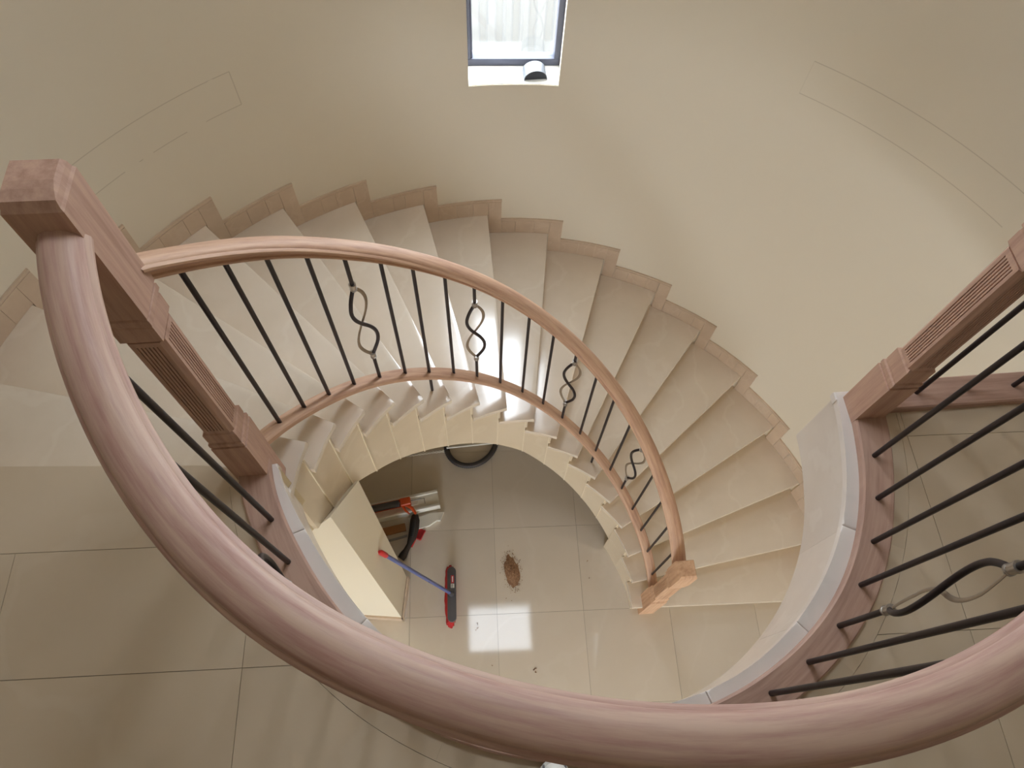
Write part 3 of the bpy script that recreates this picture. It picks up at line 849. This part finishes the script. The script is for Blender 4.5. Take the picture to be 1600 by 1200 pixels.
def dust():
    rnd = random.Random(11); bm = bmesh.new(); n, mrows = 28, 8
    ax = Vector((.06, -.235)); axn = ax.normalized(); pr = Vector((-axn.y, axn.x)); c = Vector((-.035, .312))
    ctr = bm.verts.new((c.x, c.y, .022)); rings = []
    for j in range(1, mrows + 1):
        f = j / mrows; ring = []
        for i in range(n):
            a_ = 2 * PI * i / n; k = 1 + rnd.uniform(-.12, .12) * f
            u = math.cos(a_) * .112 * f * k; v = math.sin(a_) * (.050 + .008 * math.cos(a_)) * f * k
            p = c + axn * u + pr * v
            ring.append(bm.verts.new((p.x, p.y, max(.0006, .024 * (1 - f ** 1.3) + rnd.uniform(-.004, .004) * (1 - f)))))
        rings.append(ring)
    for i in range(n): bm.faces.new((ctr, rings[0][i], rings[0][(i + 1) % n]))
    for A, B in zip(rings, rings[1:]):
        for i in range(n): bm.faces.new((A[i], B[i], B[(i + 1) % n], A[(i + 1) % n]))
    low = [bm.verts.new((v.co.x, v.co.y, .0001)) for v in rings[-1]]
    for i in range(n): bm.faces.new((rings[-1][i], low[i], low[(i + 1) % n], rings[-1][(i + 1) % n]))
    bm.faces.new(low)
    for _ in range(170):                          # crumbs scattered round the heap
        a_ = rnd.uniform(0, 2 * PI); f = 1 + abs(rnd.gauss(0, .28))
        p = c + axn * (math.cos(a_) * .108 * f) + pr * (math.sin(a_) * .046 * f); s = rnd.uniform(.0012, .003)
        m4 = Matrix.Translation((p.x, p.y, s * .6)) @ Matrix.Rotation(rnd.uniform(0, 3), 4, 'Z')
        add_box(bm, (-s, -s * .7, -s * .5), (s, s * .7, s * .6), m4)
    o = bm_obj('sawdust_heap', bm, M_dust); tag(o, 'small heap of tan sawdust swept up on the lower floor', 'sawdust', kind='stuff')
    bm = bmesh.new()
    for (x, y, s) in ((.155, -.33, .010), (.16, -.345, .007), (-.25, -.06, .006), (-.255, -.10, .005), (-.245, -.085, .006), (-.13, -.32, .005), (.50, .42, .005), (.515, .30, .004), (-.06, .12, .004), (-.02, .11, .004)):
        for _ in range(3):
            m4 = Matrix.Translation((x + rnd.uniform(-s, s), y + rnd.uniform(-s, s), .0015)) @ Matrix.Rotation(rnd.uniform(0, 3), 4, 'Z')
            add_box(bm, (-s * .6, -s * .25, -.0015), (s * .6, s * .25, .0015), m4)
    tag(bm_obj('debris_crumbs', bm, M_dust), 'scattered brown crumbs and chips over the lower floor', 'debris', kind='stuff')
dust()

def under_stairs():
    a = math.atan2(.84 - .70, -.64 + 1.11)
    # white moulded channel lying on the floor, running away under the stair
    t = empty('white_channel', (-.60, .79, 0), a + PI); tag(t, 'long white plastic channel lying under the stairs', 'channel')
    bm = bmesh.new(); Lc = .95; W = .065
    prof = [(-W, 0), (W, 0), (W, .075), (W - .006, .082), (W - .020, .082), (W - .024, .070), (-W + .024, .070), (-W + .020, .082), (-W + .006, .082), (-W, .075)]
    A = [bm.verts.new((0, y, z)) for y, z in prof]; B = [bm.verts.new((Lc, y, z)) for y, z in prof]; n = len(prof)
    for i in range(n): bm.faces.new((A[i], A[(i + 1) % n], B[(i + 1) % n], B[i]))
    bm.faces.new(A); bm.faces.new(B); bm_obj('profile', bm, M_whitep, t)
    bm = bmesh.new()
    for lo, hi in (((.10, -.022, .070), (.104, .020, .0715)), ((.10, -.022, .070), (.36, -.019, .0715))): add_box(bm, lo, hi)
    bm_obj('slot_line', bm, M_dgrey, t)
    bm = bmesh.new(); add_box(bm, (.15, -.018, .070), (.27, .016, .076)); bevel_all(bm, .002); bm_obj('clip', bm, M_whitep, t)
    # white offcut below it
    t = bmesh.new(); pts = [(0, 0), (.10, .012), (.16, .004), (.26, .012), (.25, -.06), (.20, -.082), (.12, -.075), (.06, -.05), (.035, -.055)]
    add_prism(t, [(-x, y) for x, y in pts], 0, .03); o = bm_obj('white_offcut', t, M_whitep); o.location = (-.555, .700, .0); o.rotation_euler = (0, 0, a)
    tag(o, 'jagged white board offcut beside the long white channel', 'offcut')
    # tan timber strip and thin steel strip
    bm = bmesh.new(); add_box(bm, (-.52, -.028, 0), (0, .028, .022)); bevel_all(bm, .002); o = bm_obj('timber_strip', bm, M_card); o.location = (-.82, .575, 0); o.rotation_euler = (0, 0, a + .02)
    tag(o, 'tan timber strip lying under the stairs beside the dark brush', 'timber')
    bm = bmesh.new(); add_box(bm, (-.52, -.008, 0), (0, .008, .008)); o = bm_obj('steel_strip', bm, M_steel); o.location = (-.80, .515, 0); o.rotation_euler = (0, 0, a + .06)
    tag(o, 'thin grey metal strip lying beside the tan timber strip', 'strip')
    # caulking gun on the channel
    base_z = .083
    t = empty('caulking_gun', (-.845, .725, base_z), a + PI); tag(t, 'orange caulking gun with dark cartridge resting on the white channel', 'tool')
    bm = bmesh.new(); prof = [(math.cos(R(x)) * .030, .030 + math.sin(R(x)) * .030) for x in range(180, 361, 15)]
    prof2 = [(y * .88, .030 + (z - .030) * .88) for y, z in prof[::-1]]; P = prof + prof2
    A = [bm.verts.new((.02, y, z)) for y, z in P]; B = [bm.verts.new((.30, y, z)) for y, z in P]; n = len(P)
    for i in range(n): bm.faces.new((A[i], A[(i + 1) % n], B[(i + 1) % n], B[i]))
    bm.faces.new(A); bm.faces.new(B); smooth_angle(bm_obj('cradle', bm, M_orange, t), 30)
    bm = bmesh.new(); add_tube(bm, [(.03, 0, .032), (.27, 0, .032)], .025, 16); add_tube(bm, [(.27, 0, .032), (.275, 0, .032), (.33, 0, .032)], [.025, .008, .004], 12); smooth_angle(bm_obj('cartridge', bm, M_dgrey, t), 40)
    bm = bmesh.new(); add_box(bm, (-.055, -.028, .006), (.022, .028, .055)); bevel_all(bm, .006); bm_obj('body', bm, M_orange, t)
    bm = bmesh.new(); add_tube(bm, [(-.02, .02, .03), (-.055, .055, .03), (-.075, .10, .02)], [.013, .012, .009], 8); smooth_angle(bm_obj('grip', bm, M_orange, t), 40)
    bm = bmesh.new(); add_tube(bm, [(.01, .02, .03), (-.005, .06, .028), (-.03, .09, .022)], [.009, .008, .006], 8); smooth_angle(bm_obj('trigger', bm, M_orange, t), 40)
    bm = bmesh.new(); add_tube(bm, [(-.13, 0, .034), (.03, 0, .034)], .004, 8); bm_obj('rod', bm, M_steel, t)
    # dark hand brush leaning over the offcuts, red dustpan behind it
    p0, p1 = Vector((-.755, .655, .068)), Vector((-.822, .34, .034))
    t = empty('hand_brush', (p0 + p1) / 2 * 1); t.location.z = 0; tag(t, 'dark brown hand brush lying across the white offcut and floor', 'brush')
    off = t.location
    bm = bmesh.new(); side = Vector((.03, -.006, 0))
    pts = [p0 + (p1 - p0) * f + side * math.sin(PI * f) - off for f in (0, .12, .3, .5, .66, .8, .92, 1)]
    add_tube(bm, pts, [.022, .034, .035, .030, .019, .021, .029, .026], 12); o = smooth_angle(bm_obj('bristles', bm, M_brown, t), 50); o['kind'] = 'stuff'
    bm = bmesh.new(); add_tube(bm, [q + Vector((0, 0, .026)) for q in pts[1:4]], [.012, .016, .012], 8); smooth_angle(bm_obj('stock', bm, M_black, t), 50)
    t = empty('dustpan', (-.728, .525, 0), R(160)); tag(t, 'red dustpan edge peeping out behind the dark hand brush', 'dustpan')
    bm = bmesh.new(); add_prism(bm, [(-.042, -.05), (.042, -.05), (.036, .03), (-.036, .03)], .002, .008)
    for lo, hi in (((-.040, -.05, .002), (-.036, .025, .024)), ((.036, -.05, .002), (.040, .025, .024)), ((-.036, .024, .002), (.036, .030, .028))): add_box(bm, lo, hi)
    bm_obj('pan', bm, M_red, t)
    bm = bmesh.new(); add_tube(bm, [(0, .03, .024), (0, .10, .03)], [.010, .012], 8); bm_obj('handle', bm, M_red, t)
    # vacuum hose, white pole and cord further under the stair
    t = empty('vacuum_hose', (-.40, 1.255, 0)); tag(t, 'black ribbed vacuum hose looped on the floor under the stairs', 'hose')
    bm = bmesh.new(); pts = []; rad = []
    n = 180
    for i in range(n + 1):
        f = i / n; an = R(-205) + R(385) * f; rr = .185 + .012 * math.sin(an * 2) ; z = .0235 + (.038 * max(0, f - .85) / .15)
        pts.append((rr * math.cos(an), rr * math.sin(an), z)); rad.append(.0225 if i % 2 else .0195)
    add_tube(bm, pts, rad, 10); smooth_angle(bm_obj('tube', bm, M_hose, t), 60)
    bm = bmesh.new(); q = Vector(pts[-1]); add_tube(bm, [q, q + Vector((.0, .05, 0)), q + Vector((-.01, .10, 0))], [.022, .024, .022], 12); smooth_angle(bm_obj('cuff', bm, M_black, t), 40)
    bm = bmesh.new(); add_tube(bm, [(-.58, 1.185, .066), (.05, 1.300, .066)], .008, 10); o = smooth_angle(bm_obj('white_pole', bm, M_whitep), 40); tag(o, 'thin white pole lying across the black hose', 'pole')
    bm = bmesh.new(); pts = []
    for ph in (0, PI):
        pts = [Vector((-1.0 + .42 * i / 60, 1.095 + .088 * i / 60, .010)) + Vector((0, math.cos(i * .9 + ph) * .006, .004 + math.sin(i * .9 + ph) * .004)) for i in range(61)]
        add_tube(bm, pts, .0045, 6)
    o = smooth_angle(bm_obj('twisted_cord', bm, M_rope), 60); tag(o, 'twisted white cord lying in line with the white pole', 'cord')
under_stairs()

M_arch = mat('galvanised_grey', srgb(118, 122, 128), .45, .35); M_arch_shade = mat('arch_shade_grey', srgb(58, 60, 68), .6, .2)
def sill_arch():
    c = Vector((-.105, 2.168, 2.654)); t = empty('metal_arch', c, R(10)); tag(t, 'half round grey metal offcut standing on the window sill', 'offcut')
    bm = bmesh.new(); ro, ri, d = .058, .055, .036; A = []; n = 18
    for i in range(n + 1):
        an = PI * i / n
        A.append([bm.verts.new((r_ * math.cos(an), y, r_ * math.sin(an) * .92)) for r_, y in ((ro, -d), (ro, d), (ri, d), (ri, -d))])
    for P, Q in zip(A, A[1:]):
        for k in range(4): bm.faces.new((P[k], P[(k + 1) % 4], Q[(k + 1) % 4], Q[k]))
    bm.faces.new(A[0][::-1]); bm.faces.new(A[-1])
    smooth_angle(bm_obj('curved_sheet', bm, M_arch, t), 40)
    bm = bmesh.new()  # dark sheet added in place of the shade inside the open arch
    add_prism(bm, [((ri - .0005) * math.cos(PI * i / n), (ri - .0005) * math.sin(PI * i / n) * .92) for i in range(n + 1)], 0, .006)
    bm.transform(Matrix.Translation((0, -d + .012, 0)) @ Matrix.Rotation(PI / 2, 4, 'X'))
    o = bm_obj('shade_sheet', bm, M_arch_shade, t); o['label'] = 'dark sheet standing for the shade under the arch'
sill_arch()

def sneaker():
    t = empty('sneaker', (.050, -.938, FLOOR2 + .019), 0); t.rotation_euler = (R(7), 0, 0); tag(t, 'white sneaker toe with dark stripes beside the gallery rail', 'shoe')
    M_sole = mat('white_rubber', srgb(214, 212, 204), .6); M_up = mat('white_leather', srgb(226, 224, 218), .5)
    out = []
    n = 32
    for i in range(n):
        a_ = 2 * PI * i / n; x = .052 * math.sin(a_); y = .14 * math.copysign(abs(math.cos(a_)) ** .72, math.cos(a_))
        x *= 1 + .10 * math.cos(a_) - .10 * math.cos(2 * a_); out.append((x, y + .0))
    bm = bmesh.new(); add_prism(bm, out, 0, .028); bevel_top(bm, .028, .005, 2); smooth_angle(bm_obj('sole', bm, M_sole, t), 40)
    bm = bmesh.new(); rings = []
    for sc, hz in ((.96, .026), (.97, .045), (.90, .062), (.72, .075), (.42, .083)):
        ring = []
        for x, y in out:
            back = max(0, -y) / .14
            ring.append(bm.verts.new((x * sc, y * sc - (.02 * (1 - sc)), hz + back * (hz - .02) * .8)))
        rings.append(ring)
    for A, B in zip(rings, rings[1:]):
        for i in range(n): bm.faces.new((A[i], A[(i + 1) % n], B[(i + 1) % n], B[i]))
    bm.faces.new(rings[-1]); bm.faces.new(rings[0][::-1]); smooth_angle(bm_obj('upper', bm, M_up, t), 60)
    bm = bmesh.new()
    for x in (-.030, -.004, .024):
        add_tube(bm, [(x, .135 - abs(x) * .35, .030), (x * .95, .120 - abs(x) * .3, .056), (x * .85, .09, .074)], .0028, 6)
    bm_obj('stripes', bm, M_dgrey, t)
    bm = bmesh.new()
    for y in (.03, .0, -.03): add_tube(bm, [(-.022, y, .084), (0, y + .008, .092), (.022, y, .084)], .003, 6)
    bm_obj('laces', bm, M_up, t)
sneaker()
